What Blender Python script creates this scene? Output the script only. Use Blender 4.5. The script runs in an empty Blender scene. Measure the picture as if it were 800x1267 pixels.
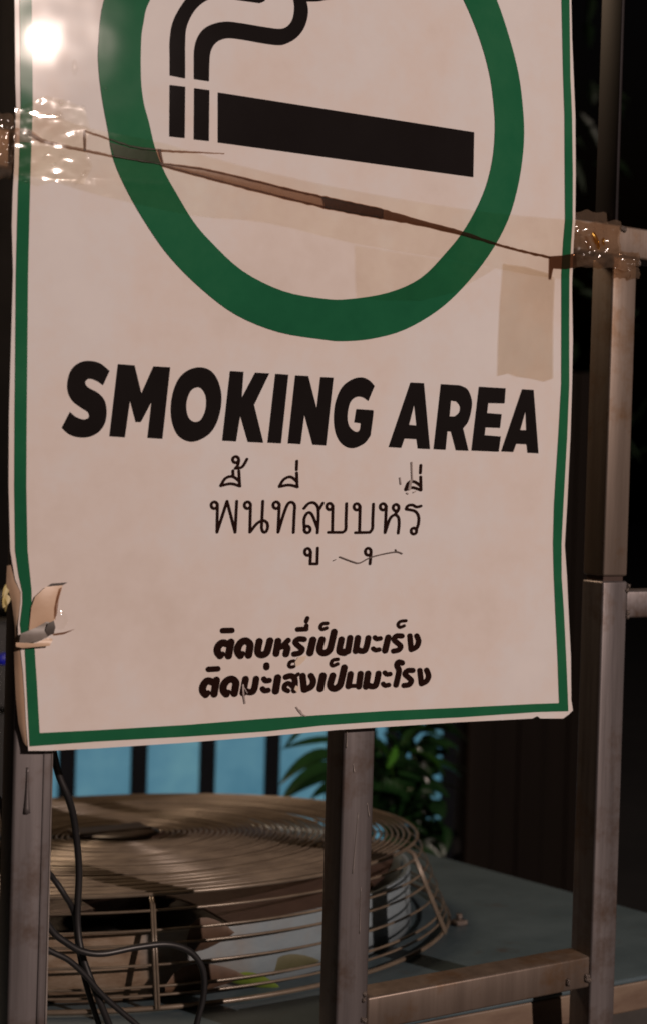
import bpy, bmesh, math, random
import numpy as np
from math import sin, cos, pi, radians
from mathutils import Vector, Matrix, noise
from mathutils.geometry import tessellate_polygon

scene = bpy.context.scene
random.seed(7)
rng = np.random.default_rng(7)

# ------------------------------------------------------------------ camera
FPX, YAW, PITCH, ROLL = 1646.0, radians(29), 0.0161, 0.028
CAM = np.array([-.470, -.848, 1.5])
FW = np.array([sin(YAW) * cos(PITCH), cos(YAW) * cos(PITCH), -sin(PITCH)])
R0 = np.array([cos(YAW), -sin(YAW), 0.0]); U0 = np.cross(R0, FW)
RT = R0 * cos(ROLL) + U0 * sin(ROLL); UP = U0 * cos(ROLL) - R0 * sin(ROLL)
cd = bpy.data.cameras.new('camera'); cam = bpy.data.objects.new('camera', cd)
scene.collection.objects.link(cam); scene.camera = cam
M = Matrix.Identity(4)
for i in range(3):
    M[i][0], M[i][1], M[i][2], M[i][3] = RT[i], UP[i], -FW[i], CAM[i]
cam.matrix_world = M
cd.sensor_fit = 'VERTICAL'; cd.sensor_height = 36.0; cd.lens = 36.0 * FPX / 1267
cd.clip_start = .02; cd.clip_end = 500
cd.dof.use_dof = True; cd.dof.focus_distance = .98; cd.dof.aperture_fstop = 7

# ------------------------------------------------------------------ world and lamps
w = bpy.data.worlds.new('World'); scene.world = w; w.use_nodes = True
nt = w.node_tree; bg = nt.nodes['Background']
sky = nt.nodes.new('ShaderNodeTexSky'); sky.sky_type = 'NISHITA'; sky.sun_disc = False
sky.sun_elevation = radians(-4); sky.sun_rotation = radians(200)
nt.links.new(sky.outputs[0], bg.inputs[0]); bg.inputs[1].default_value = .10

def point_lamp(name, loc, power, col, rad):
    l = bpy.data.lights.new(name, 'POINT'); l.energy = power; l.color = col; l.shadow_soft_size = rad
    o = bpy.data.objects.new(name, l); scene.collection.objects.link(o); o.location = loc
    return o
LD = 6.5
point_lamp('street_lamp_light', (-.219 + .2717 * LD, -.006 - .912 * LD, 1.7836 + .307 * LD), 1370, (1, .79, .69), .036)
point_lamp('yard_lamp_light', (-.35, 1.85, 3.1), 112, (1, .70, .46), .30)

scene.render.filter_size = 1.8; scene.cycles.filter_width = 1.8
scene.view_settings.view_transform = 'Standard'; scene.view_settings.look = 'None'
scene.view_settings.exposure = 0; scene.view_settings.gamma = 1

# ------------------------------------------------------------------ helpers
def ray(x, y): return FW + RT * (x - 400) / FPX - UP * (y - 633.5) / FPX
def at(x, y, Y):
    d = ray(x, y); return CAM + d * ((Y - CAM[1]) / d[1])
MW = {}
def link(o): scene.collection.objects.link(o); return o
def tag(o, label=None, cat=None, group=None, kind=None):
    if label: o['label'] = label
    if cat: o['category'] = cat
    if group: o['group'] = group
    if kind: o['kind'] = kind
    return o
def thing(name, loc, label, cat, group=None, mat=None):
    o = link(bpy.data.objects.new(name, None)); o.empty_display_size = .05
    mm = mat if mat is not None else Matrix.Translation(Vector(loc))
    o.matrix_world = mm; MW[o.name] = mm.inverted()
    return tag(o, label, cat, group)
def part(name, verts, faces, mat, parent=None, smooth=False, origin=None):
    me = bpy.data.meshes.new(name)
    inv = MW[parent.name] if parent else (Matrix.Translation(-Vector(origin)) if origin is not None else Matrix.Identity(4))
    me.from_pydata([tuple(inv @ Vector(v)) for v in verts], [], [tuple(f) for f in faces])
    me.validate(); me.materials.append(mat)
    if smooth:
        me.polygons.foreach_set('use_smooth', [True] * len(me.polygons))
    o = link(bpy.data.objects.new(name, me))
    if parent: o.parent = parent; MW[o.name] = inv
    elif origin is not None: o.location = origin
    me.update(); return o
def lpart(name, verts, faces, mat, parent, smooth=False):      # verts already in the thing's own frame
    me = bpy.data.meshes.new(name); me.from_pydata([tuple(v) for v in verts], [], faces); me.validate()
    me.materials.append(mat)
    if smooth: me.polygons.foreach_set('use_smooth', [True] * len(me.polygons))
    o = link(bpy.data.objects.new(name, me)); o.parent = parent; MW[o.name] = MW.get(parent.name); return o

def catmull(pts, n=6, closed=False):
    P = [np.array(p[:2], float) for p in pts]; out = []; N = len(P)
    rngi = range(N) if closed else range(N - 1)
    for i in rngi:
        if closed: a, b, c, d = P[i - 1], P[i], P[(i + 1) % N], P[(i + 2) % N]
        else: a, b, c, d = P[max(i - 1, 0)], P[i], P[i + 1], P[min(i + 2, N - 1)]
        for k in range(n):
            t = k / n
            out.append(.5 * (2 * b + (c - a) * t + (2 * a - 5 * b + 4 * c - d) * t * t + (3 * b - a - 3 * c + d) * t ** 3))
    if not closed: out.append(P[-1])
    return out
def cat3(pts, n=8):
    P = [np.array(p, float) for p in pts]; out = []
    for i in range(len(P) - 1):
        a, b, c, d = P[max(i - 1, 0)], P[i], P[i + 1], P[min(i + 2, len(P) - 1)]
        for k in range(n):
            t = k / n
            out.append(.5 * (2 * b + (c - a) * t + (2 * a - 5 * b + 4 * c - d) * t * t + (3 * b - a - 3 * c + d) * t ** 3))
    out.append(P[-1]); return out
def outline(pts, n=6):
    """closed outline; points flagged with a third value are corners, the rest is smooth"""
    cs = [i for i, p in enumerate(pts) if len(p) > 2]
    if not cs: return catmull(pts, n, True)
    pts = pts[cs[0]:] + pts[:cs[0]] + [pts[cs[0]]]; out = []; run = []
    for i, p in enumerate(pts):
        run.append(p)
        if len(p) > 2 and i > 0:
            out += (catmull(run, n) if len(run) > 2 else [np.array(q[:2], float) for q in run])[:-1]
            run = [p]
    return out
def tube(path, r, seg=8, caps=True, prof=None):
    P = [np.array(p, float) for p in path]; V = []; F = []
    up = np.array([.13, .31, .94])
    for i, p in enumerate(P):
        t = P[min(i + 1, len(P) - 1)] - P[max(i - 1, 0)]; t /= (np.linalg.norm(t) + 1e-12)
        a = np.cross(t, up); a /= np.linalg.norm(a); b = np.cross(t, a)
        rr = r if prof is None else r * prof(i / (len(P) - 1))
        for k in range(seg):
            q = 2 * pi * k / seg; V.append(p + rr * (cos(q) * a + sin(q) * b))
    for i in range(len(P) - 1):
        for k in range(seg):
            F.append((i * seg + k, i * seg + (k + 1) % seg, (i + 1) * seg + (k + 1) % seg, (i + 1) * seg + k))
    if caps:
        F.append(tuple(range(seg))[::-1]); F.append(tuple((len(P) - 1) * seg + k for k in range(seg)))
    return V, F
def merge(*vf):
    V = []; F = []
    for v, f in vf:
        o = len(V); V += list(v); F += [tuple(i + o for i in q) for q in f]
    return V, F
def box(x0, x1, y0, y1, z0, z1, bev=0.0, seg=2):
    bm = bmesh.new(); bmesh.ops.create_cube(bm, size=1)
    for v in bm.verts:
        v.co = Vector(((x0 + x1) / 2 + v.co.x * (x1 - x0), (y0 + y1) / 2 + v.co.y * (y1 - y0), (z0 + z1) / 2 + v.co.z * (z1 - z0)))
    if bev: bmesh.ops.bevel(bm, geom=list(bm.edges), offset=bev, segments=seg, affect='EDGES', profile=.5)
    bm.verts.index_update()
    V = [tuple(v.co) for v in bm.verts]; F = [tuple(v.index for v in f.verts) for f in bm.faces]; bm.free()
    return V, F

# ---- the sign's sheet: a gently waved surface near y = 0; outlines are laid out on it
YS = -.0062
def wave(x, z):
    y = YS + .0014 * sin(9 * x + 3 * z) * (1 if z < 1.66 else max(0, 1 - (z - 1.66) / .05))
    y += .0011 * noise.noise(Vector((x * 9, z * 7, 3.1))) * (1 if z < 1.7 else .25)
    b = max(0, 1.46 - z); y -= .22 * b * b                       # the lower part leans out a little
    e = max(0, x - .20); y -= 1.5 * e * e * (1 + sin(z * 14))
    return y
def surf(x, y, off=0.0):
    Y = YS
    for _ in range(4):
        P = at(x, y, Y); Y = wave(P[0], P[2]) - off
    return P
def px_mesh(loops, grid=14):
    """polygon with holes in layout units -> triangles cut along a grid so that it can follow the waves"""
    vs = [[Vector((float(p[0]), float(p[1]), 0)) for p in L] for L in loops]
    tris = tessellate_polygon(vs); flat = [v for L in vs for v in L]
    bm = bmesh.new(); bv = [bm.verts.new(v) for v in flat]
    for t in tris:
        try: bm.faces.new([bv[i] for i in t])
        except ValueError: pass
    xs = [v.x for v in flat]; ys = [v.y for v in flat]
    for ax, lo, hi in ((0, min(xs), max(xs)), (1, min(ys), max(ys))):
        g = math.ceil(lo / grid) * grid
        while g < hi:
            co = [0, 0, 0]; no = [0, 0, 0]; co[ax] = g; no[ax] = 1
            bmesh.ops.bisect_plane(bm, geom=list(bm.verts) + list(bm.edges) + list(bm.faces), plane_co=co, plane_no=no, dist=1e-4)
            g += grid
    for f in bm.faces:
        f.normal_update()
    bmesh.ops.recalc_face_normals(bm, faces=list(bm.faces))
    bm.verts.index_update()
    V = [(v.co.x, v.co.y) for v in bm.verts]; F = [[v.index for v in f.verts] for f in bm.faces]
    # make the winding face the viewer
    for f in F:
        a = 0
        for i in range(len(f)):
            p, q = V[f[i]], V[f[(i + 1) % len(f)]]; a += p[0] * q[1] - q[0] * p[1]
        if a > 0: f.reverse()
    bm.free(); return V, F
def on_sign(name, loops, off, mat, parent, grid=14, bump=None, smooth=True):
    V, F = px_mesh(loops, grid)
    W = [surf(x, y, off + (bump(x, y) if bump else 0)) for x, y in V]
    return part(name, W, F, mat, parent, smooth)

def glyph(strokes, ox, oy, sc, wd, res=.55):
    """strokes (lines, smooth curves, rings) -> filled outline by marching squares over their distance field"""
    segs = []
    for s in strokes:
        k = s[0]; ww = wd
        if k == 'o':
            _, cx, cy, rx, ry = s[:5]
            pts = [(cx + rx * cos(q), cy + ry * sin(q)) for q in np.linspace(0, 2 * pi, 15)]
        else:
            pts = list(s[1]); ww = s[2] if len(s) > 2 else wd
            if k == 's': pts = [tuple(p) for p in catmull(pts, 5)]
        P = [(ox + x / sc, oy + y / sc) for x, y in pts]
        for a, b in zip(P[:-1], P[1:]): segs.append((a, b, ww / 2 / sc))
    A = np.array([p for a, b, _ in segs for p in (a, b)]); mw = max(x[2] for x in segs) + 1.5
    x0, y0 = A.min(0) - mw; x1, y1 = A.max(0) + mw
    nx = int((x1 - x0) / res) + 2; ny = int((y1 - y0) / res) + 2
    X, Y = np.meshgrid(x0 + np.arange(nx) * res, y0 + np.arange(ny) * res)
    D = np.full(X.shape, 1e9)
    for (ax, ay), (bx, by), r in segs:
        dx, dy = bx - ax, by - ay; t = np.clip(((X - ax) * dx + (Y - ay) * dy) / (dx * dx + dy * dy + 1e-9), 0, 1)
        D = np.minimum(D, np.hypot(X - ax - t * dx, Y - ay - t * dy) - r)
    V = []; F = []; idx = {}
    def vid(key, p):
        if key not in idx: idx[key] = len(V); V.append(p)
        return idx[key]
    for j in range(ny - 1):
        for i in range(nx - 1):
            c = [(i, j), (i + 1, j), (i + 1, j + 1), (i, j + 1)]; d = [D[q[1], q[0]] for q in c]
            if min(d) > 0: continue
            f = []
            for k in range(4):
                a, b = c[k], c[(k + 1) % 4]; da, db = d[k], d[(k + 1) % 4]
                if da <= 0: f.append(vid(a, (X[a[1], a[0]], Y[a[1], a[0]])))
                if (da <= 0) != (db <= 0):
                    t = da / (da - db); key = tuple(sorted((a, b)))
                    f.append(vid(key, (X[a[1], a[0]] + t * (X[b[1], b[0]] - X[a[1], a[0]]), Y[a[1], a[0]] + t * (Y[b[1], b[0]] - Y[a[1], a[0]]))))
            if len(f) > 2: F.append(f[::-1])
    return V, F
def ink_glyph(strokes, ox, oy, sc, wd, parent, mat, name='letter', fat=1.0):
    strokes = [(s[0], s[1], s[2] * fat) if s[0] != 'o' and len(s) > 2 else s for s in strokes]
    V, F = glyph(strokes, ox, oy, sc, wd)
    return part(name, [surf(x, y, .0005) for x, y in V], F, mat, parent, True)

# ------------------------------------------------------------------ materials
def new_mat(name):
    m = bpy.data.materials.new(name); m.use_nodes = True
    return m, m.node_tree, m.node_tree.nodes['Principled BSDF']
def nz(t, scale, detail=4, rough=.6, stretch=None, coord='Object'):
    tc = t.nodes.new('ShaderNodeTexCoord'); n = t.nodes.new('ShaderNodeTexNoise')
    n.inputs['Scale'].default_value = scale; n.inputs['Detail'].default_value = detail; n.inputs['Roughness'].default_value = rough
    if stretch:
        mp = t.nodes.new('ShaderNodeMapping'); mp.inputs['Scale'].default_value = stretch
        t.links.new(tc.outputs[coord], mp.inputs[0]); t.links.new(mp.outputs[0], n.inputs['Vector'])
    else: t.links.new(tc.outputs[coord], n.inputs['Vector'])
    return n.outputs['Fac']
def ramp(t, fac, stops):
    r = t.nodes.new('ShaderNodeValToRGB'); t.links.new(fac, r.inputs[0])
    while len(r.color_ramp.elements) < len(stops): r.color_ramp.elements.new(.5)
    for e, (p, c) in zip(r.color_ramp.elements, stops):
        e.position = p; e.color = (*c, 1) if len(c) == 3 else c
    return r.outputs[0]
def bump(t, b, fac, strength, dist, into='Normal'):
    n = t.nodes.new('ShaderNodeBump'); n.inputs['Strength'].default_value = strength; n.inputs['Distance'].default_value = dist
    t.links.new(fac, n.inputs['Height']); t.links.new(n.outputs[0], b.inputs[into]); return n
def simple(name, c0, c1, scale=8, rough=.5, metal=0, stretch=None, bstr=0, bdist=.001, spec=.5, coord='Object'):
    m, t, b = new_mat(name); f = nz(t, scale, 5, .65, stretch, coord)
    t.links.new(ramp(t, f, [(.3, c0), (.7, c1)]), b.inputs['Base Color'])
    b.inputs['Roughness'].default_value = rough; b.inputs['Metallic'].default_value = metal
    b.inputs['Specular IOR Level'].default_value = spec
    if bstr: bump(t, b, nz(t, scale * 6, 4, .6, stretch, coord), bstr, bdist)
    return m
def laminated(name, stops, scale=5):
    """printed sheet under a clear glossy laminate"""
    m, t, b = new_mat(name); f = nz(t, scale, 6, .7)
    t.links.new(ramp(t, f, stops), b.inputs['Base Color'])
    b.inputs['Roughness'].default_value = .12; b.inputs['Specular IOR Level'].default_value = .012
    bump(t, b, nz(t, 7, 3, .5), .35, .004)
    b.inputs['Coat Weight'].default_value = .3; b.inputs['Coat Roughness'].default_value = .02
    bump(t, b, nz(t, 14, 2, .5), .08, .0008, 'Coat Normal')
    return m
m_white = laminated('laminated_white', [(.30, (.60, .525, .48)), (.46, (.66, .595, .565)), (.56, (.66, .63, .625)), (.72, (.70, .67, .66))], 4.5)
m_green = laminated('green_print', [(.3, (.011, .088, .042)), (.5, (.015, .112, .052)), (.72, (.028, .138, .066))])
m_black = laminated('black_print', [(.3, (.010, .008, .008)), (.7, (.014, .012, .012))])
m_ink = laminated('brown_black_print', [(.3, (.014, .006, .005)), (.7, (.022, .010, .008))])
m_edge = simple('sheet_edge', (.55, .50, .43), (.66, .62, .54), 30, .5)
m_scrape = simple('scraped_print', (.20, .16, .15), (.42, .36, .34), 120, .7)
m_peel = simple('peeled_adhesive', (.55, .44, .34), (.64, .53, .43), 40, .6)

def film(name, tint, glossf, rough, bstr, bscale=60, opac=0.0, opcol=(.3, .2, .12)):
    m = bpy.data.materials.new(name); m.use_nodes = True; t = m.node_tree; t.nodes.clear()
    out = t.nodes.new('ShaderNodeOutputMaterial'); tr = t.nodes.new('ShaderNodeBsdfTransparent')
    gl = t.nodes.new('ShaderNodeBsdfGlossy'); df = t.nodes.new('ShaderNodeBsdfDiffuse')
    mx = t.nodes.new('ShaderNodeMixShader'); mo = t.nodes.new('ShaderNodeMixShader')
    f = nz(t, 22, 6, .7)
    c = ramp(t, f, [(.35, tint), (.7, tuple(min(1, x * 1.07) for x in tint))])
    t.links.new(c, tr.inputs[0]); df.inputs[0].default_value = (*opcol, 1)
    gl.inputs['Roughness'].default_value = rough
    bp = t.nodes.new('ShaderNodeBump'); bp.inputs['Strength'].default_value = bstr; bp.inputs['Distance'].default_value = .001
    t.links.new(nz(t, bscale, 3, .5), bp.inputs['Height']); t.links.new(bp.outputs[0], gl.inputs['Normal'])
    mo.inputs[0].default_value = opac
    t.links.new(tr.outputs[0], mo.inputs[1]); t.links.new(df.outputs[0], mo.inputs[2])
    mx.inputs[0].default_value = glossf
    t.links.new(mo.outputs[0], mx.inputs[1]); t.links.new(gl.outputs[0], mx.inputs[2]); t.links.new(mx.outputs[0], out.inputs[0])
    return m
m_tape = film('clear_packing_tape', (.955, .925, .885), .014, .05, .22, 45)
m_tape2 = film('yellowed_packing_tape', (.875, .825, .755), .03, .3, .2, 30)
m_crumple = film('crumpled_tape', (.80, .68, .56), .06, .10, .18, 40, .20, (.30, .21, .15))
m_crinkle = film('crinkled_tape_end', (.962, .935, .90), .011, .07, .17, 40)
m_band = film('brown_tape_band', (.60, .45, .36), .004, .2, .1, 30)
m_highlight = simple('pale_highlight_steel', (.38, .33, .31), (.5, .45, .42), 60, .3, .5)  # pale steel that stands in for highlight lines on the posts
m_fold = film('grimy_tape_fold', (.34, .225, .165), .01, .25, .2, 40, .12, (.12, .07, .045))
m_fold_dark = film('dark_tape_crease', (.47, .35, .28), .006, .3, .2, 40)
m_fold_light = film('milky_tape_fold', (.58, .45, .37), .012, .25, .2, 40, .12, (.3, .2, .14))
m_glint = film('tape_bubble', (.995, .985, .97), .035, .04, 0)

def steel(name, c0, c1, rust, rough=.42):
    m, t, b = new_mat(name)
    streak = nz(t, 40, 6, .7, (1.2, 1.2, .05)); blot = nz(t, 14, 5, .7)
    base = ramp(t, streak, [(.3, c0), (.7, c1)])
    mk = ramp(t, blot, [(.52, (0, 0, 0)), (.68, (1, 1, 1))])
    mix = t.nodes.new('ShaderNodeMixRGB'); mix.inputs[2].default_value = (*rust, 1)
    t.links.new(mk, mix.inputs[0]); t.links.new(base, mix.inputs[1]); t.links.new(mix.outputs[0], b.inputs['Base Color'])
    b.inputs['Metallic'].default_value = .55
    rr = t.nodes.new('ShaderNodeMapRange'); rr.inputs[3].default_value = rough - .12; rr.inputs[4].default_value = rough + .16
    t.links.new(streak, rr.inputs[0]); t.links.new(rr.outputs[0], b.inputs['Roughness'])
    bump(t, b, nz(t, 160, 3, .6, (1, 1, .12)), .25, .0006)
    return m
m_steel = steel('weathered_square_tube', (.085, .074, .075), (.185, .166, .168), (.085, .056, .042))
m_rail = steel('rusty_rail_tube', (.13, .10, .082), (.19, .15, .125), (.13, .075, .04), .45)
m_bar = simple('black_flat_bar', (.012, .010, .011), (.020, .016, .018), 30, .55, 0, spec=.12)
m_weld = simple('weld_bead', (.10, .08, .07), (.20, .17, .15), 300, .5, .6, bstr=.9, bdist=.001)
m_wire = simple('cream_guard_wire', (.105, .082, .062), (.21, .17, .128), 25, .30, .2)
m_panel = None
def painted_panel():
    m, t, b = new_mat('blue_lit_grey_paint')
    f = nz(t, 4.5, 8, .75); g = nz(t, 26, 6, .7)
    base = ramp(t, f, [(.3, (.040, .062, .074)), (.7, (.080, .115, .135))])  # cool light falling on the top is mixed into this paint colour
    st = ramp(t, g, [(.60, (0, 0, 0)), (.74, (1, 1, 1))])
    mix = t.nodes.new('ShaderNodeMixRGB'); mix.inputs[2].default_value = (.05, .042, .036, 1)
    t.links.new(st, mix.inputs[0]); t.links.new(base, mix.inputs[1]); t.links.new(mix.outputs[0], b.inputs['Base Color'])
    b.inputs['Roughness'].default_value = .42; bump(t, b, g, .15, .001)
    return m
m_panel = painted_panel()
m_trim = simple('cream_painted_edge', (.10, .062, .042), (.19, .14, .10), 12, .5, 0, (1, 1, 4))
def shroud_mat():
    m, t, b = new_mat('stained_light_tinted_shroud')
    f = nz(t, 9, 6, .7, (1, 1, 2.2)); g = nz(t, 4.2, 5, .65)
    base = ramp(t, f, [(.3, (.145, .185, .215)), (.7, (.22, .265, .29))])  # bluish light on the drum is put into this base colour
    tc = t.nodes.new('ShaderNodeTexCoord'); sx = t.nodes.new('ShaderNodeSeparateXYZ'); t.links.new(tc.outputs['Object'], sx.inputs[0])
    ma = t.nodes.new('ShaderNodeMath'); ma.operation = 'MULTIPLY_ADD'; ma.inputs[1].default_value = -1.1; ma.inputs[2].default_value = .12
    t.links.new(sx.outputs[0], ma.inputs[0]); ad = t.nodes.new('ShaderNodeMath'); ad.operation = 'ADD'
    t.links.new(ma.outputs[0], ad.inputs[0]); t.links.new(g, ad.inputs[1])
    stain_and_warm_side = ramp(t, ad.outputs[0], [(.50, (0, 0, 0)), (.72, (1, 1, 1))])  # rust stain, thickened to the left to paint in the warmer light there
    mix = t.nodes.new('ShaderNodeMixRGB'); t.links.new(stain_and_warm_side, mix.inputs[0]); t.links.new(base, mix.inputs[1])
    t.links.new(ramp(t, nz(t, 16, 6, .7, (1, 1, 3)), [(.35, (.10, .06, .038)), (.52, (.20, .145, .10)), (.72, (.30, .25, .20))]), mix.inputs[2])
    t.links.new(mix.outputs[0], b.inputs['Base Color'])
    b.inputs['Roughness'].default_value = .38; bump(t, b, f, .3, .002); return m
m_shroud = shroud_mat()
m_fan = simple('dark_fan_blade', (.045, .030, .026), (.085, .055, .045), 14, .35)
m_hub = simple('dark_hub_plate', (.028, .020, .016), (.05, .036, .028), 20, .4)
m_dark = simple('dark_coil_body', (.02, .018, .016), (.04, .035, .032), 20, .6)
m_cable = simple('black_cable_sheath', (.010, .010, .011), (.018, .017, .018), 30, .42)
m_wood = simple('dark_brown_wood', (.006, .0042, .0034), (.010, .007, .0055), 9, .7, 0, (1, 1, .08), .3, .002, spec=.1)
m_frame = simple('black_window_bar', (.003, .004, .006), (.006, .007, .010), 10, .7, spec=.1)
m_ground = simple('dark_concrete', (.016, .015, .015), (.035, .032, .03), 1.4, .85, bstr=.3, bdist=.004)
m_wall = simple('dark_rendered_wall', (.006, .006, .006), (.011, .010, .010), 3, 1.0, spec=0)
m_pot = simple('dark_plastic_pot', (.012, .012, .012), (.02, .02, .02), 10, .4)
m_leafy = simple('green_leaf', (.005, .019, .007), (.012, .042, .010), 9, .28, 0, spec=.6)
m_leafy2 = simple('young_green_leaf', (.03, .11, .012), (.05, .17, .018), 9, .35, 0, spec=.6)
m_leafd = simple('dark_shrub_leaf', (.006, .016, .006), (.012, .03, .01), 9, .5)
m_yleaf = simple('yellow_green_fallen_leaf', (.07, .12, .012), (.15, .20, .025), 30, .5)
m_dry = simple('dry_leaf', (.35, .27, .10), (.55, .48, .22), 40, .5)
m_brown = simple('brown_dead_leaf', (.05, .028, .018), (.10, .055, .03), 30, .6)
m_tube = simple('grey_strap', (.16, .135, .12), (.24, .21, .19), 40, .45)
m_tan = simple('tan_tape_loop', (.46, .30, .20), (.58, .42, .30), 30, .4)
m_bark = simple('shrub_stem', (.03, .022, .015), (.05, .038, .025), 20, .8)
def window_mat():
    m, t, b = new_mat('lit_blue_window_pane'); f = nz(t, 3.4, 5, .6)
    c = ramp(t, f, [(.32, (.040, .130, .19)), (.5, (.068, .175, .235)), (.68, (.105, .235, .275))])
    b.inputs['Base Color'].default_value = (.02, .05, .07, 1); b.inputs['Roughness'].default_value = .3
    t.links.new(c, b.inputs['Emission Color']); b.inputs['Emission Strength'].default_value = 1.0
    return m
m_win = window_mat()
def emit(name, col, s):
    m, t, b = new_mat(name); b.inputs['Base Color'].default_value = (0, 0, 0, 1)
    b.inputs['Emission Color'].default_value = (*col, 1); b.inputs['Emission Strength'].default_value = s; return m
m_led = emit('blue_indicator_light', (.02, .03, 1), .12)

# ------------------------------------------------------------------ the setting
g = part('ground', [(-60, -60, 0), (60, -60, 0), (60, 60, 0), (-60, 60, 0)], [(0, 1, 2, 3)], m_ground)
tag(g, kind='structure')

# lit window behind the fan unit
WY = 2.5
win = thing('lit_window', (1.2, WY, .2), 'pale blue lit window with black vertical bars behind the fan guard', 'window')
xs_bar = []
step = .2
bx = .64
while bx < 2.0: xs_bar.append(bx); bx += step
xb = [.45] + xs_bar
zlo, zhi = .30, 1.12
for i in range(len(xb) - 1):
    a, b_ = xb[i], xb[i + 1]
    if a < 1.83:
        part('pane', *box(a + .022, min(b_, 1.86) - .022, WY, WY + .008, zlo, zhi), m_win, win)
for x in xs_bar:
    if x < 1.84: part('window_bar', *box(x - .022, x + .022, WY - .015, WY + .02, zlo, zhi, .003), m_frame, win)
part('sill', *box(.40, 1.9, WY - .03, WY + .05, zlo - .06, zlo, .004), m_frame, win)
part('lintel', *box(.40, 1.9, WY - .02, WY + .05, zhi, zhi + .06, .004), m_frame, win)
part('side_frame', *box(.40, .4495, WY - .015, WY + .02, zlo, zhi, .003), m_frame, win)
# dark building behind: wall around the window and a plank door
bld = thing('dark_house_wall', (0, WY + .3, 0), 'dark rendered house wall around the lit blue window', 'wall')
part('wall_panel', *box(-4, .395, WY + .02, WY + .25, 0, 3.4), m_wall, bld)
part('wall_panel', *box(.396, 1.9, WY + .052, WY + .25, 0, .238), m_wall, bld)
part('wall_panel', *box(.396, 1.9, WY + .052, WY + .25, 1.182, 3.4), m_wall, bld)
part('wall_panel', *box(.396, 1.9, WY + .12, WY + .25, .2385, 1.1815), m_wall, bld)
door = thing('wooden_screen', (2.2, WY, 0), 'very dark brown plank screen right of the lit window', 'screen')
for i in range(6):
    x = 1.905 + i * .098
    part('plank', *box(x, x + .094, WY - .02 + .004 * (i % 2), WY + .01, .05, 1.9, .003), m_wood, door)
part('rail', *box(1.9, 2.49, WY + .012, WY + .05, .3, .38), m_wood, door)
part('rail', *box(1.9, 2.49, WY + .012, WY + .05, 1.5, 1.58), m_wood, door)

# ------------------------------------------------------------------ fence frame
fence = thing('steel_fence_frame', (.02, .014, 0), 'brown grey square tube steel fence frame that carries the smoking sign', 'fence')
T = .027
def post(x0, z0, z1, y0=0.0, name='post', mat=m_steel): return part(name, *box(x0, x0 + T, y0, y0 + T, z0, z1, .0022, 3), mat, fence, True)
def flat(o):
    me = o.data
    for p in me.polygons: p.use_smooth = p.area < 2.5e-3 * .5
post(-.2208 - .0035, .0, 2.05)
post(.0228, .0, 2.05)
zc = at(750, 716, 0)[2]
part('post', *box(.2655, .2655 + T, 0, T, 0, zc - .0022, .0022, 3), m_steel, fence, True)
part('post', *box(.2662, .2662 + T - .001, .0006, T, zc + .0018, 1.7003, .002, 3), m_rail, fence, True)
part('post_core', *box(.2682, .2682 + .021, .003, .024, zc - .01, zc + .01), m_fan, fence)
part('flat_bar', *box(.2668, .2700, .0005, .026, 1.7265, 2.05, .0007, 2), m_bar, fence, True)
def rail(x0, x1, z0, z1, y0=.0009, mat=m_rail): return part('rail', *box(x0, x1, y0, T - .001, z0, z1, .002, 3), mat, fence, True)
rail(-.60, -.2246, 1.7003, 1.7262); rail(-.197, .0226, 1.7003, 1.7262); rail(.0500, .60, 1.7003, 1.7262)
rail(.0500, .2653, 1.0935, 1.1195, .0009); rail(-.60, -.2246, .99, 1.016); rail(-.197, .0226, .99, 1.016)
zr = at(788, 748, 0)[2]; rail(.2928, .60, zr - .0115, zr + .0115, .0015, m_steel)
rail(.2928, .60, .86, .886)
# weld beads
def weld(x, z, y=.0006, sx=.0026, sz=.0030, n=3):
    vf = []
    for i in range(n):
        bm = bmesh.new(); bmesh.ops.create_icosphere(bm, subdivisions=2, radius=1)
        dx, dz = random.uniform(-1, 1) * sx, random.uniform(-1, 1) * sz
        for v in bm.verts:
            v.co = Vector((x + dx + v.co.x * sx * .8, y + v.co.y * .0024, z + dz + v.co.z * sz * .8)) + Vector(noise.noise_vector(v.co * 2 + Vector((i, x, z)))) * .0008
        bm.verts.index_update()
        vf.append(([tuple(v.co) for v in bm.verts], [tuple(v.index for v in f.verts) for f in bm.faces])); bm.free()
    part('weld_bead', *merge(*vf), m_weld, fence, True)
for X, Y in ((726, 1205), (728, 1212), (705, 1213), (777, 728), (775, 762), (787, 322), (452, 1233), (450, 1262), (772, 280)):
    P = at(X, Y, 0); weld(P[0], P[2], n=2)
# drip of paint on left post, pale beads as painted-in highlights on the middle post
def bead(X, Y, L, r, name, mat=m_steel, lean=0.0):
    P = at(X, Y, 0)
    V, F = tube([(P[0] + lean * t, -.0004, P[2] + L * (1 - t)) for t in np.linspace(0, 1, 10)], r, 8, True, lambda t: .35 + .65 * t ** 2)
    part(name, V, F, mat, fence, True)
bead(33, 1006, .030, .0024, 'paint_drip')
bead(46, 1290, .24, .0011, 'seam_or_highlight_bead', m_steel)
bead(56, 1290, .24, .0008, 'seam_or_highlight_bead', m_highlight)  # pale bead paints in a highlight stripe along the left post
for X, Y, L, r, le in ((440, 1080, .045, .0004, -.003), (444, 1155, .035, .0004, 0), (453, 1010, .010, .0006, .002), (436, 955, .006, .0008, .001), (428, 925, .012, .0006, 0)):
    bead(X, Y, L, r, 'highlight_bead', m_highlight, le)

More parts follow.
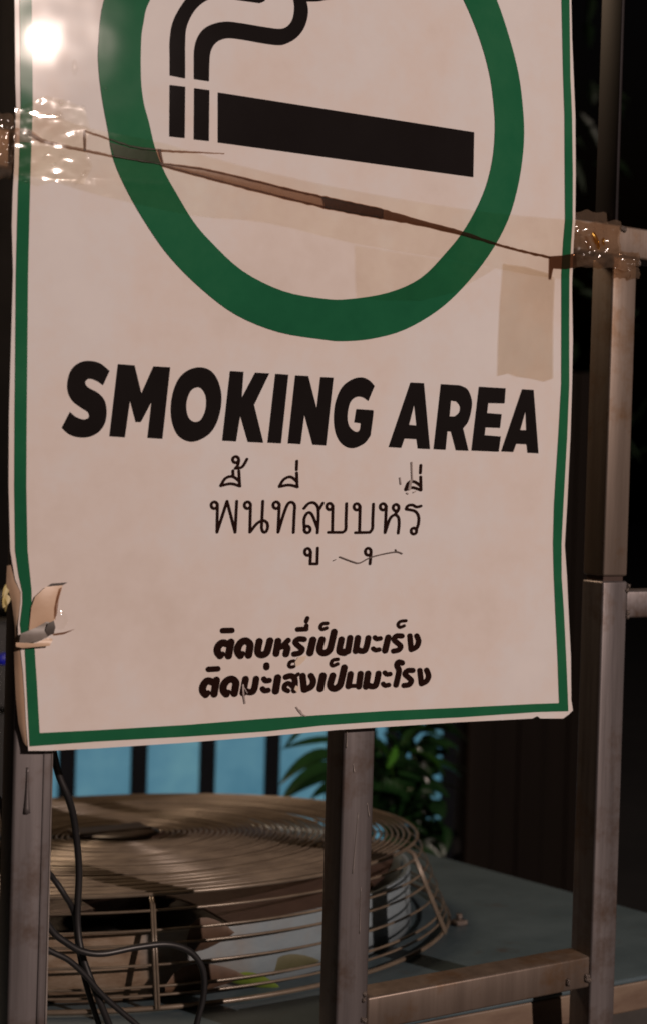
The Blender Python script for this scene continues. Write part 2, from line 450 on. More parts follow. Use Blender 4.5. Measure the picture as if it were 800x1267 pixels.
# ------------------------------------------------------------------ the sign
sign = thing('smoking_area_sign', (0, YS, 1.33), 'white laminated SMOKING AREA sign with green border, green ring and black cigarette', 'sign')
left = [(24, -230), (18.5, 0), (19.5, 105), (20.5, 135), (18.5, 180), (18, 204), (16, 240), (15, 280), (16.5, 337), (13.5, 443), (11.5, 513), (11, 602), (13, 681), (19, 717), (26, 733), (25.5, 747), (22.5, 775), (23, 790), (25.6, 803), (28.7, 831), (31, 864), (32.5, 895), (35.5, 929)]
bottom = [(60, 929), (120, 926), (230, 919), (330, 911), (420, 903), (500, 898), (570, 893.5), (640, 890), (658, 889), (664, 886), (668, 889), (696, 889), (703, 884), (708, 879)]
right = [(706, 866), (705.5, 813), (702.6, 756), (700.7, 714), (698, 675), (701, 623), (705, 540), (707, 475), (708, 420), (707, 350), (709, 300), (711, 272), (711.5, 213), (711, 142), (709, 95), (707, 47), (706, 0), (704, -230)]
sheet_loop = left + bottom + right
V, F = px_mesh([sheet_loop], 14)
W = [surf(x, y, 0) for x, y in V]
o_sheet = part('sheet', W, F, m_white, sign, True)
# rim and back of the sheet (a thin board)
n0 = len(sheet_loop); fr = [surf(x, y, 0) for x, y in sheet_loop]; bk = [p + np.array([0, .0012, 0]) for p in fr]
part('sheet_rim', fr + bk, [(i, (i + 1) % n0, n0 + (i + 1) % n0, n0 + i) for i in range(n0)], m_edge, sign)
part('sheet_back', [p + np.array([0, .0012, 0]) for p in W], [f[::-1] for f in F], m_edge, sign, True)
# green border: outer and inner loops
bo = [(30, -224), (24.7, 0), (26, 130), (24, 204), (22.5, 240), (20, 337), (19.2, 443), (18.4, 513), (18, 602), (19, 681), (23, 710), (28, 733), (28, 747), (25, 772), (27, 788), (31, 803), (33, 844), (37, 923.5),
      (120, 917.5), (230, 911.5), (330, 905), (400, 897.5), (480, 892), (570, 887.5), (664, 881), (702.5, 880), (702, 866), (699.8, 813), (697, 756), (694.2, 714), (694, 673), (696.5, 623), (701, 540), (703.6, 475), (703.5, 398), (703.8, 340), (706, 300), (707.8, 272), (708, 213), (707, 142), (705, 95), (703.8, 0), (700, -224)]
bi = [(44, -206), (39.8, 0), (41, 130), (38.5, 204), (37.5, 240), (35.2, 337), (34.2, 443), (33.5, 513), (33, 602), (34.5, 681), (37, 705), (39.5, 731), (39.6, 747), (37, 772), (40, 788), (43.3, 803), (46, 844), (49.5, 907),
      (120, 903.5), (230, 897), (330, 889), (400, 884.5), (480, 879.5), (570, 875.5), (660, 871), (691, 870), (690.6, 860), (689, 813), (686.3, 756), (684.5, 714), (683.4, 673), (684.8, 623), (690, 540), (693.6, 475), (693.8, 398), (693.8, 340), (696, 300), (698.4, 272), (698, 213), (697.6, 142), (696, 95), (694, 0), (690, -206)]
on_sign('green_border', [bo, bi], .0004, m_green, sign)
ro = [(129, 0), (122.5, 50), (122, 81), (126.5, 121), (134, 162), (140.5, 197), (158, 237), (183, 280), (211, 319), (250, 358), (293, 390), (345, 411), (400, 420), (424, 422), (460, 419), (500, 408), (540, 385), (572, 356), (604, 316), (628, 272), (641.5, 224), (647.5, 176), (646.5, 136), (641, 92), (630, 48), (614, 0),
      (592, -48), (555, -108), (500, -155), (430, -180), (350, -182), (270, -160), (200, -112), (155, -58)]
ri = [(186, 0), (178, 28), (175, 52), (174.8, 96), (178, 126), (184.6, 151), (192, 182), (203.5, 212), (219, 240), (239, 273), (260, 298), (300, 335), (350, 360), (400, 369.5), (432, 370), (480, 362), (520, 344), (552, 312), (576, 281), (597, 240), (608, 200), (611.5, 160), (609.5, 124), (604, 88), (592, 46), (573, 0),
      (550, -40), (510, -88), (460, -120), (400, -133), (330, -126), (265, -96), (222, -56)]
on_sign('green_ring', [catmull(ro, 4, True), catmull(ri, 4, True)], .0004, m_green, sign)
on_sign('cigarette_body', [[(270, 114.3), (586, 163.5), (585, 219), (270, 176)]], .0005, m_black, sign)
on_sign('cigarette_tip', [[(210.4, 105), (229.6, 107.3), (229, 170.6), (210, 168.5)]], .0005, m_black, sign)
on_sign('cigarette_tip', [[(240.8, 109), (259.5, 111.5), (258.8, 174.3), (240.3, 172.2)]], .0005, m_black, sign)
def ribbon(path, wd, n=8):
    c = catmull(path, n); L = []; Rr = []
    for i, p in enumerate(c):
        t = c[min(i + 1, len(c) - 1)] - c[max(i - 1, 0)]; t = t / np.linalg.norm(t); q = np.array([-t[1], t[0]])
        L.append(p + q * wd / 2); Rr.append(p - q * wd / 2)
    return L + Rr[::-1]
C = 1
on_sign('smoke_plume', [outline([(210.5, 93, C), (210.5, 70), (210.5, 50), (214, 28), (224, 8), (240, -12), (262, -24), (290, -26), (328, -18, C), (328, 1, C), (322, 3.6, C), (296, 0), (280, -2.5), (262, -2), (248, 6), (238, 18), (231, 35), (229.5, 55), (229.5, 75), (229.5, 96.8, C)], 5)], .0005, m_black, sign)
on_sign('smoke_plume', [outline([(240.5, 97.5, C), (240.5, 75), (241, 60), (244.5, 47), (252, 36), (264, 29.5), (280, 26.6), (300, 28.8), (325, 33), (346, 35.6), (356, 32), (362.3, 23), (364.4, 10), (363, -2), (356, -40), (340, -60, C), (345, -75, C), (375, -50), (384, -14, C), (394, -16), (420, -14), (440, -10, C), (436, -2, C), (408, -1), (394, 1.3), (379.5, 1.5, C), (381.3, 12), (380, 24), (375, 37), (366, 47.5), (354, 54), (344, 55.6), (325, 53.2), (300, 48.8), (284, 47), (274, 49), (266, 54.5), (261, 64), (259.5, 78), (259, 100.3, C)], 5)], .0005, m_black, sign)

# SMOKING AREA
C = 1
LAT = [
 (70, 440, 5, [[(330, 95, C), (290, 182, C), (250, 155), (205, 142), (180, 163), (195, 195), (260, 232), (300, 280), (312, 350), (300, 420), (260, 475), (200, 503), (130, 503), (75, 482), (35, 445, C), (85, 348, C), (120, 378), (170, 395), (202, 380), (195, 348), (150, 318), (100, 278), (72, 220), (72, 150), (95, 85), (140, 45), (200, 32), (270, 47)]]),
 (70, 440, 5, [[(382, 52, C), (485, 60, C), (527, 235, C), (602, 66, C), (705, 72, C), (657, 514, C), (565, 508, C), (590, 285, C), (524, 410, C), (492, 410, C), (457, 275, C), (425, 505, C), (330, 498, C)]]),
 (200, 440, 5, [[(235, 72), (300, 90), (345, 145), (370, 230), (368, 320), (340, 420), (290, 490), (210, 530), (145, 522), (95, 480), (65, 400), (60, 310), (75, 220), (110, 140), (165, 90)], [(230, 195), (262, 220), (278, 270), (272, 340), (245, 395), (205, 410), (170, 385), (155, 330), (160, 270), (185, 215)]]),
 (200, 440, 5, [[(425, 95, C), (508, 100, C), (497, 262, C), (580, 105, C), (667, 110, C), (573, 305, C), (630, 538, C), (535, 533, C), (488, 368, C), (462, 530, C), (377, 525, C)]]),
 (200, 440, 5, [[(705, 112, C), (785, 118, C), (740, 542, C), (657, 538, C)]]),
 (330, 450, 5, [[(178, 72, C), (258, 76, C), (310, 280, C), (333, 82, C), (412, 86, C), (366, 505, C), (285, 500, C), (234, 310, C), (210, 497, C), (132, 492, C)]]),
 (330, 450, 5, [[(665, 138, C), (627, 230, C), (595, 208), (555, 205), (515, 240), (498, 320), (508, 385), (545, 420), (573, 410), (580, 368, C), (540, 362, C), (553, 280, C), (652, 287, C), (658, 305), (640, 445, C), (600, 495), (530, 522), (470, 500), (430, 440), (415, 350), (425, 240), (465, 145), (530, 95), (590, 85), (635, 105)]]),
 (470, 460, 5, [[(187, 66, C), (270, 70, C), (307, 478, C), (232, 474, C), (224, 416, C), (150, 412, C), (130, 470, C), (52, 465, C)], [(210, 200, C), (224, 332, C), (178, 328, C)]]),
 (470, 460, 5, [[(375, 76, C), (490, 83, C), (540, 110), (566, 180), (560, 250), (542, 310), (512, 350, C), (545, 488, C), (468, 485, C), (438, 370, C), (415, 366, C), (404, 482, C), (330, 478, C)], [(437, 178, C), (470, 182, C), (492, 212), (488, 250), (460, 276, C), (428, 276, C)]]),
 (470, 460, 5, [[(610, 92, C), (775, 102, C), (768, 195, C), (667, 193, C), (660, 255, C), (750, 262, C), (740, 347, C), (650, 343, C), (645, 392, C), (745, 400, C), (732, 494, C), (564, 487, C)]]),
 (540, 460, 5, [[(527, 108, C), (598, 112, C), (628, 504, C), (560, 500, C), (555, 448, C), (490, 445, C), (472, 496, C), (398, 492, C)], [(548, 240, C), (553, 362, C), (515, 360, C)]]),
]
for ox, oy, sc, loops in LAT:
    on_sign('letter', [[(ox + p[0] / sc, oy + p[1] / sc) for p in outline(L)] for L in loops], .0005, m_black, sign)
# Thai, thin line
A5 = (250, 560, 5, 17)
THIN = [
 (A5, [('o', 78, 325, 19, 21), ('l', [(98, 320), (95, 492), (157, 300), (207, 492), (217, 300)])]),
 (A5, [('s', [(118, 205), (180, 192), (237, 207)]), ('s', [(118, 203), (148, 158), (192, 148), (232, 176)]), ('l', [(230, 112), (235, 205)]), ('l', [(193, 112), (195, 148)])], 1),
 (A5, [('o', 210, 43, 19, 19), ('s', [(230, 50), (222, 80), (208, 97)]), ('s', [(208, 97), (250, 88), (280, 40)])], 1),
 (A5, [('o', 283, 325, 19, 21), ('l', [(302, 320), (298, 492)]), ('s', [(300, 490), (340, 440), (375, 420), (402, 432), (408, 462), (396, 490), (378, 488), (370, 465)]), ('l', [(378, 300), (370, 465)])]),
 (A5, [('o', 460, 325, 19, 21), ('l', [(480, 320), (472, 492)]), ('s', [(474, 488), (500, 400), (528, 325), (552, 306), (574, 325), (572, 380), (567, 494)])]),
 (A5, [('s', [(480, 210), (540, 200), (592, 212)]), ('s', [(480, 208), (508, 165), (550, 150), (590, 180)]), ('l', [(587, 125), (590, 212)])], 1),
 (A5, [('l', [(588, 52), (586, 105)])], 1),
 (A5, [('s', [(632, 345), (660, 315), (692, 310), (716, 335), (721, 390), (715, 496)]), ('l', [(722, 355), (748, 312)]), ('o', 652, 475, 19, 21), ('s', [(635, 475), (633, 410), (655, 372), (682, 385), (716, 470)])]),
 ((370, 560, 5, 17), [('o', 188, 333, 18, 20), ('l', [(208, 330), (205, 490)]), ('l', [(180, 493), (268, 493)]), ('s', [(268, 493), (287, 475), (289, 420), (292, 315)])]),
 ((370, 560, 5, 17), [('o', 356, 335, 18, 20), ('l', [(376, 332), (372, 490)]), ('l', [(347, 495), (436, 493)]), ('s', [(436, 493), (452, 470), (454, 420), (458, 318)])]),
 ((370, 560, 5, 17), [('o', 518, 335, 18, 20), ('l', [(538, 332), (530, 495)]), ('s', [(532, 490), (560, 410), (590, 385), (612, 400), (617, 440), (611, 498)]), ('o', 598, 340, 18, 20), ('l', [(612, 355), (590, 385)])]),
 ((370, 560, 5, 17), [('s', [(660, 348), (672, 328), (700, 324), (725, 336), (752, 330)]), ('s', [(662, 350), (715, 362), (737, 395), (736, 440), (724, 475)]), ('o', 708, 485, 17, 19)]),
 ((370, 560, 5, 17), [('s', [(658, 230), (700, 216), (752, 232)]), ('s', [(656, 228), (676, 186), (712, 180), (748, 205)]), ('l', [(750, 150), (752, 230)])], 1),
 ((370, 560, 5, 17), [('l', [(751, 78), (748, 125)])], 1),
 ((360, 640, 5, 17), [('o', 104, 214, 18, 22), ('l', [(124, 215), (120, 288), (163, 288), (166, 190)])], 1),
 ((360, 640, 5, 17), [('o', 476, 213, 18, 22), ('l', [(494, 215), (487, 288)])], 1),
]
for g_ in THIN:
    ink_glyph(g_[1], *g_[0], sign, m_ink, 'letter' if len(g_) < 3 else 'vowel_mark')
# Thai, two bold slanted lines
B1 = (240, 760, 8, 60); B2 = (330, 750, 8, 60); BF = 1.1; B3 = (420, 750, 6.667, 42)
BOLD = [
 (B1, [('l', [(288, 162), (378, 160)], 46)], 1),
 (B1, [('s', [(262, 410), (236, 375), (240, 325), (272, 288), (300, 284), (325, 292)], 58), ('l', [(285, 395), (268, 415)], 44), ('l', [(370, 275), (345, 412)], 58), ('l', [(325, 300), (368, 278)], 40)]),
 (B1, [('s', [(462, 410), (437, 375), (440, 325), (475, 275), (520, 264), (556, 295), (555, 340), (543, 406)], 58), ('l', [(485, 390), (470, 408)], 44)]),
 (B1, [('s', [(650, 268), (634, 350), (645, 392), (682, 402), (720, 380), (738, 330), (755, 262)], 56)]),
 (B2, [('l', [(115, 345), (95, 470)], 54), ('l', [(120, 415), (160, 395), (215, 338)], 44), ('s', [(170, 395), (205, 412), (192, 474)], 54)]),
 (B2, [('s', [(372, 328), (315, 326), (285, 358), (318, 395), (352, 425), (330, 462), (274, 474)], 46)]),
 (B2, [('l', [(308, 230), (392, 226)], 40), ('l', [(396, 192), (391, 226)], 36)], 1),
 (B2, [('l', [(405, 118), (393, 150)], 34)], 1),
 (B2, [('l', [(460, 335), (430, 462)], 58)]),
 (B2, [('s', [(548, 330), (524, 415), (538, 455), (580, 462), (622, 430), (642, 360), (666, 255)], 54)]),
 (B2, [('s', [(600, 170), (552, 175), (532, 208), (550, 230), (592, 216)], 30)], 1),
 (B2, [('s', [(738, 330), (718, 430), (730, 456), (770, 462)], 52)]),
 (B3, [('l', [(86, 262), (68, 372)], 42), ('l', [(8, 368), (66, 362)], 26)]),
 (B3, [('l', [(150, 262), (132, 370)], 42), ('s', [(140, 350), (170, 368), (205, 365), (222, 330), (236, 262)], 40)]),
 (B3, [('s', [(290, 258), (305, 270), (335, 266)], 32), ('s', [(276, 350), (295, 362), (324, 358)], 32)], 1),
 (B3, [('l', [(400, 258), (374, 366)], 42)]),
 (B3, [('s', [(512, 246), (468, 246), (448, 275), (475, 303), (502, 330), (486, 360), (444, 370)], 36)]),
 (B3, [('s', [(545, 120), (500, 126), (480, 152), (496, 174), (530, 162)], 22)], 1),
 (B3, [('l', [(578, 245), (588, 355)], 36), ('s', [(635, 245), (650, 290), (632, 335), (590, 358)], 36)]),
 # second line
 (B1, [('l', [(148, 545), (238, 540)], 46)], 1),
 (B1, [('s', [(118, 795), (90, 758), (96, 705), (128, 664), (155, 660), (182, 670)], 58), ('l', [(142, 778), (125, 798)], 44), ('l', [(226, 652), (202, 790)], 58), ('l', [(182, 676), (224, 656)], 40)]),
 (B1, [('s', [(322, 790), (294, 755), (298, 700), (334, 655), (380, 642), (416, 672), (414, 720), (402, 784)], 58), ('l', [(342, 772), (328, 790)], 44)]),
 (B1, [('l', [(514, 642), (488, 780)], 54), ('s', [(500, 745), (535, 768), (582, 766), (604, 720), (618, 640)], 52)]),
 (B1, [('l', [(720, 505), (720, 525)], 50)], 1),
 (B1, [('s', [(695, 640), (712, 658), (748, 654)], 44), ('s', [(682, 738), (700, 756), (736, 752)], 44)], 1),
 (B2, [('l', [(112, 708), (90, 840)], 58)]),
 (B2, [('s', [(192, 702), (235, 690), (272, 705), (283, 760), (274, 834)], 48), ('l', [(280, 700), (314, 672)], 30), ('s', [(212, 838), (178, 818), (185, 780), (220, 764), (260, 795)], 40)]),
 (B2, [('s', [(270, 542), (235, 552), (222, 585), (240, 604), (270, 598)], 28)], 1),
 (B2, [('l', [(358, 690), (372, 826)], 52), ('s', [(440, 690), (462, 740), (442, 795), (378, 828)], 50)]),
 (B2, [('l', [(556, 690), (530, 816)], 58)]),
 (B2, [('s', [(652, 688), (628, 770), (642, 808), (682, 814), (722, 782), (742, 715), (766, 608)], 54)]),
 (B2, [('s', [(702, 526), (655, 534), (636, 568), (652, 590), (700, 572)], 30)], 1),
 (B3, [('l', [(90, 560), (72, 660)], 42), ('l', [(80, 660), (150, 655)], 28), ('l', [(172, 558), (158, 662)], 42)]),
 (B3, [('l', [(234, 556), (216, 664)], 42), ('s', [(225, 644), (255, 660), (290, 658), (306, 625), (320, 555)], 40)]),
 (B3, [('s', [(372, 548), (388, 562), (415, 560)], 32), ('s', [(358, 640), (374, 654), (404, 650)], 32)], 1),
 (B3, [('s', [(514, 468), (484, 462), (472, 490), (488, 530), (478, 590), (464, 650)], 38)]),
 (B3, [('s', [(602, 530), (560, 532), (538, 560), (566, 588), (590, 615), (572, 646), (530, 654)], 36)]),
 (B3, [('l', [(660, 530), (672, 634)], 36), ('s', [(716, 528), (732, 575), (714, 618), (674, 640)], 36)]),
]
for g_ in BOLD:
    ink_glyph(g_[1], *g_[0], sign, m_ink, 'letter' if len(g_) < 3 else 'vowel_mark', 1.22)
# scratches and peeled print
def scrape(strokes, ox, oy, sc, wd, mat=m_scrape, off=.0009):
    V, F = glyph(strokes, ox, oy, sc, wd, .5)
    part('scratch', [surf(x, y, off) for x, y in V], F, mat, sign, True)
scrape([('l', [(694, 60), (698, 170)], 9), ('l', [(690, 175), (680, 225)], 16), ('l', [(622, 155), (627, 195)], 8), ('l', [(665, 250), (672, 255)], 8), ('l', [(706, 246), (718, 240)], 8)], 370, 560, 5, 9)
scrape([('s', [(300, 245), (380, 275), (425, 282), (500, 245), (640, 215), (685, 225)], 8), ('l', [(262, 268), (275, 262)], 6), ('l', [(645, 200), (652, 215)], 8)], 360, 640, 5, 8, simple('dark_scuff', (.05, .035, .03), (.14, .10, .09), 90, .6))
scrape([('s', [(488, 700), (492, 790), (506, 880)], 16), ('s', [(500, 730), (530, 780)], 8)], 240, 760, 8, 16)
on_sign('peeled_patch', [[(365, 819), (369, 813), (380, 811), (377, 817), (371, 823), (366, 825)]], .0009, m_peel, sign)
on_sign('peeled_patch', [[(366, 848), (370, 850), (368, 857), (364, 853)]], .0009, m_peel, sign)
scrape([('s', [(367, 875), (372, 882), (378, 886)], 1.6), ('l', [(371, 879), (374, 884)], 2.2)], 0, 0, 1, 2)

# folded-back left margin of the laminate
lm = [((9, 700), (19, 698)), ((8, 722), (22, 716)), ((15, 745), (26.5, 742)), ((18.5, 775), (23.5, 775)), ((17.5, 800), (26.5, 800)), ((18.5, 831), (29.5, 831)), ((20, 864), (31.5, 864)), ((23, 895), (33, 895)), ((29, 918), (36.5, 927))]
V = []; F = []
for i, (a, b) in enumerate(lm):
    for k in range(4):
        t = k / 3; X = a[0] * (1 - t) + b[0] * t; Y = a[1] * (1 - t) + b[1] * t
        V.append(surf(X, Y, -.0003 - .004 * (1 - t) ** 1.5))
for i in range(len(lm) - 1):
    for k in range(3): q = i * 4 + k; F.append((q, q + 4, q + 5, q + 1))
part('folded_margin', V, F, m_tan, sign, True)

# ------------------------------------------------------------------ packing tape
def strip_poly(top, bot):
    return [tuple(p) for p in catmull(top, 3)] + [tuple(p) for p in catmull(bot, 3)][::-1]
tp = at(360, 230, YS)
tape = thing('packing_tape_strip', (0, YS - .001, 1.70), 'long clear packing tape strip with brown creases taped across the green ring', 'tape')
def wr(x, y):
    return .0002 * noise.noise(Vector((x * .03, y * .12, 1)))
on_sign('film', [strip_poly([(21, 138), (60, 140), (110, 158), (200, 176), (300, 205), (440, 236), (600, 262), (711, 272)],
                            [(18, 216), (60, 222), (120, 240), (236, 266), (330, 275), (439, 301), (560, 322), (690, 345), (706, 335)])], .0013, m_tape, tape, 10, wr)
on_sign('film', [[(439, 303), (560, 323), (612, 332), (600, 340), (560, 362), (520, 372), (470, 371), (441, 368)]], .0015, m_tape, tape, 10, wr)
on_sign('crinkled_end', [[(19, 134), (34, 128), (58, 118), (84, 124), (106, 134), (112, 158), (106, 184), (115, 206), (104, 228), (72, 222), (48, 230), (18, 222), (18, 180)]], .0016, m_crinkle, tape, 5,
        lambda x, y: .00035 * abs(noise.noise(Vector((x * .05 + y * .03, y * .07 - x * .02, 2.0)))))
def crease(top, bot, mat, name='tape_fold', off=.0007, rise=.0002, n=9):
    a = catmull(top, n); b = catmull(bot, n); V = []; F = []; K = 5
    for i in range(len(a)):
        for k in range(K):
            t = k / (K - 1); p = a[i] * (1 - t) + b[i] * t
            j1 = noise.noise(Vector((p[0] * .16, t * 1.5, 4.0))) * .9 + noise.noise(Vector((p[0] * .5, t * 3, 7.0))) * .4
            V.append(surf(p[0], p[1] + j1, off + rise * sin(pi * t)))
    for i in range(len(a) - 1):
        for k in range(K - 1): q = i * K + k; F.append((q, q + 1, q + K + 1, q + K))
    part(name, V, F, mat, tape, True)
ct = [(199, 201.5), (247.5, 207.5), (300, 219), (367.5, 235.6), (420, 247), (472, 258), (520, 272), (572, 286), (612, 300), (645, 309), (680, 317)]
cb = [(199, 204.8), (247.5, 218), (300, 232), (367.5, 249), (425, 262), (472, 270.5), (520, 279.5), (567, 290.5), (612, 303.5), (645, 312), (680, 320)]
crease(ct[:6], cb[:6], m_fold_light); crease(ct[5:], cb[5:], m_fold)
crease([(x, y - .6) for x, y in ct[:6]], [(x, y + 2.2) for x, y in ct[:6]], m_fold_dark, 'dark_crease', .00085, .00005)
crease([(x, y - 2.2) for x, y in cb[:6]], [(x, y + .5) for x, y in cb[:6]], m_fold_dark, 'dark_crease', .00085, .00005)
crease([(398, 243.5), (420, 247.5), (450, 254), (474, 259)], [(402, 256.5), (425, 261.5), (450, 266.5), (474, 270)], m_fold, 'tape_fold', .00095, .00005)
crease([(36, 162), (52, 171), (75, 177.5), (105, 184), (140, 191.5), (200, 202)], [(36, 168), (52, 176), (75, 181.5), (105, 187.5), (140, 194.5), (200, 204.5)], m_fold_dark, 'dark_crease', .0007, .0001)
crease([(104, 160), (135, 170.5), (165, 180), (200, 184.5), (245, 187.5), (278, 189.5)], [(105, 162.5), (135, 173), (165, 183), (200, 187.5), (245, 189), (278, 190)], m_fold_dark, 'dark_crease', .0007, .0001)
crease([(103.5, 162), (104, 175), (104.5, 186)], [(106, 162), (107, 175), (107, 186)], m_fold, 'tape_fold', .0007, .0001)
crease([(196, 184), (198, 193), (201, 202)], [(199.5, 184), (201, 193), (203, 202)], m_fold, 'tape_fold', .0007, .0001)
on_sign('dirty_band', [[(20, 158), (38, 160), (52, 171), (38, 176), (18, 176)]], .00065, m_band, tape, 8)
on_sign('dirty_band', [[(136, 176), (165, 184), (199, 188), (202, 203), (172, 199), (142, 194)]], .00062, m_band, tape, 8)
on_sign('torn_end', [[(679, 317), (694, 316), (712, 313), (713, 330), (700, 333), (684, 332), (681, 346), (678.5, 345)]], .0008, m_fold, tape, 8)
# bubbles and wrinkles that catch the lamp
def bubble(X, Y, L, W_, ang, par, mat=m_glint, h=.00035, off=.0014, base=None, name='wrinkle'):
    V = []; F = []; nu, nv = 14, 7
    c0 = surf(X, Y, off) if base is None else at(X, Y, base)
    dz = np.array([sin(ang), 0, cos(ang)]); dx = np.array([cos(ang), 0, -sin(ang)]); s = .0005
    for j in range(nv + 1):
        r = (j + .4) / (nv + .4)
        for i in range(nu):
            q = 2 * pi * i / nu
            V.append(c0 + dz * L * s * r * cos(q) + dx * W_ * s * r * sin(q) + np.array([0, -h * (1 - r * r) ** 1.3, 0]))
    for j in range(nv):
        for i in range(nu): F.append((j * nu + i, j * nu + (i + 1) % nu, (j + 1) * nu + (i + 1) % nu, (j + 1) * nu + i))
    F.append(tuple(range(nu))[::-1])
    part(name, V, F, mat, par, True)
for X, Y, L, W_, an in ((93, 83, 11, 4, 0), (51, 122.5, 8, 3, -1.2), (42, 141, 8, 3, -1), (31, 137, 7, 2.5, -.8), (23, 147, 4, 2.5, .5), (76, 127, 4, 4, 0), (103, 133, 4, 4, 0), (72, 141, 6, 4, -1), (76, 144, 7, 4, .5),
                       (57, 193, 9, 3, -.7), (67, 205, 7, 3, -.6), (78, 192, 6, 4, -.6), (84, 200, 8, 4, -.6), (101, 219, 14, 2.4, -.6), (31, 224.5, 9, 3, -1.2), (131, 108.5, 4.5, 3, .8), (466, 267, 5, 3, -1.2), (72, 215, 9, 2, -.6)):
    bubble(X, Y, L, W_, -an, tape)
# yellowed old tape patch, top-level
old = thing('old_tape_patch', (0.19, YS, 1.6), 'yellowed square of old tape on the sign above the final letters of AREA', 'tape')
on_sign('film', [[(622, 326), (650, 330), (678, 338), (686, 345), (684, 400), (684, 468), (672, 472), (655, 468), (640, 466), (628, 462), (615, 465), (616, 420), (618, 380)]], .0012, m_tape2, old, 10, wr)

# crumpled tape wads round the rail on both sides
def wad(name, x0, x1, y0, y1, Y, label, seed, amp=.004, thick=.006, glints=()):
    t = thing(name, tuple(at((x0 + x1) / 2, y1, Y)), label, 'tape'); V = []; F = []; nx, ny = 34, 26
    for j in range(ny + 1):
        for i in range(nx + 1):
            u, v = i / nx, j / ny
            jx = 5 * noise.noise(Vector((u * 4, v * 4, seed))); jy = 5 * noise.noise(Vector((u * 4, v * 4, seed + 9)))
            edge = (1 - abs(2 * u - 1) ** 6) * (1 - abs(2 * v - 1) ** 6)
            r = 1.6 * abs(noise.noise(Vector((u * 2.2 + v * 1.5, v * 3.5, seed + 3)))) + .8 * abs(noise.noise(Vector((u * 3 + v * 4, v * 9 - u * 3, seed + 5))))
            P = at(x0 + (x1 - x0) * u + jx, y0 + (y1 - y0) * v + jy, Y)
            V.append(P + np.array([0, -thick * edge * .4 - amp * r * edge, 0]))
    for j in range(ny):
        for i in range(nx): q = j * (nx + 1) + i; F.append((q, q + nx + 1, q + nx + 2, q + 1))
    part('crumpled_film', V, F, m_crumple, t, True)
    for gx, gy, L, W_, an in glints: bubble(gx, gy, L, W_, -an, t, m_glint, .0007, 0, Y - thick * .4 - .002)
    return t
m_gold = film('amber_tape_glint', (.9, .55, .2), .3, .12, 0)
m_gold.node_tree.nodes['Glossy BSDF'].inputs[0].default_value = (1, .62, .15, 1)
wr_ = wad('crumpled_tape', 708, 767, 274, 331, -.001, 'crumpled brownish clear tape wad on the rail right of the sign', 2.0, glints=((726, 282, 6, 3, .2), (736, 286, 9, 4, .8), (745, 285, 4, 3, 0), (728, 292, 6, 2, 1.4)))
bubble(737, 298, 16, 5, -.5, wr_, m_gold, .0009, 0, -.0065)
bubble(746, 299, 7, 3, -.2, wr_, m_gold, .0009, 0, -.0065)
bubble(754, 265, 10, 3, -.5, wr_, m_glint, .0015, 0, -.001)
wad('crumpled_tape', -22, 24, 140, 222, -.001, 'dark crumpled tape wad on the rail left of the sign', 5.0, glints=((3, 157, 5, 3, 0), (12, 154, 4, 3, .6)))
w3 = wad('crumpled_tape', 757, 790, 312, 345, .0, 'small clear tape wad under the rail at the right post', 8.0, .003, .004, glints=((783, 322, 6, 3, .8), (781, 312, 5, 2.5, -.4)))
w4 = wad('crumpled_tape', 703, 760, 262, 330, .010, 'tape tail stretched from the sign edge to the post', 11.0, .002, .003)

# tape loop through the slit at the lower left
loop = thing('tape_loop', tuple(at(50, 795, YS)), 'tan tape and grey strap pushed through a slit at the lower left of the sign', 'tape')
on_sign('loop_band', [[(36, 783), (39, 752), (44, 738), (57, 726), (68, 725), (78, 724), (74, 736), (70, 748), (69, 766), (60, 774)]], .0012, m_tan, loop, 6, lambda x, y: .0016 * max(0, 1 - ((x - 58) / 24) ** 2) * max(0, 1 - ((y - 750) / 30) ** 2))
def blob_poly(name, pts, mat, off, rise=.002, cx=None, cy=None, rad=20):
    xs = [p[0] for p in pts]; ys = [p[1] for p in pts]; cx = sum(xs) / len(xs); cy = sum(ys) / len(ys)
    return on_sign(name, [pts], off, mat, loop, 5, lambda x, y: rise * max(0, 1 - ((y - cy) / (max(ys) - min(ys)) * 2) ** 2))
blob_poly('slit', [(57, 727), (64, 722), (84, 720.5), (80, 723), (66, 726)], m_hub, .0012, 0)
blob_poly('slit', [(71, 738), (75, 727), (77, 727), (73, 742), (71, 760), (68, 766), (68, 752)], m_fold_dark, .0032, 0)
blob_poly('strap', [(24, 796), (26, 784), (44, 777), (58, 769), (66, 771), (67, 782), (58, 789), (44, 794), (30, 797)], m_tube, .0030, .0022)
blob_poly('slit', [(56, 780), (60, 771), (67, 768), (69, 776), (67, 784), (60, 787)], m_hub, .0056, .0002)
blob_poly('slit', [(66, 784), (80, 782), (94, 778), (80, 784.5), (68, 786)], m_fold_dark, .0012, 0)
blob_poly('loop_tail', [(20, 800), (20, 795), (44, 796), (60, 789), (66, 791), (62, 799), (40, 801), (28, 802)], m_tan, .0040, .001)
bubble(76, 767, 13, 9, 0, loop, m_glint, .0012, .001, None, 'film_bubble')

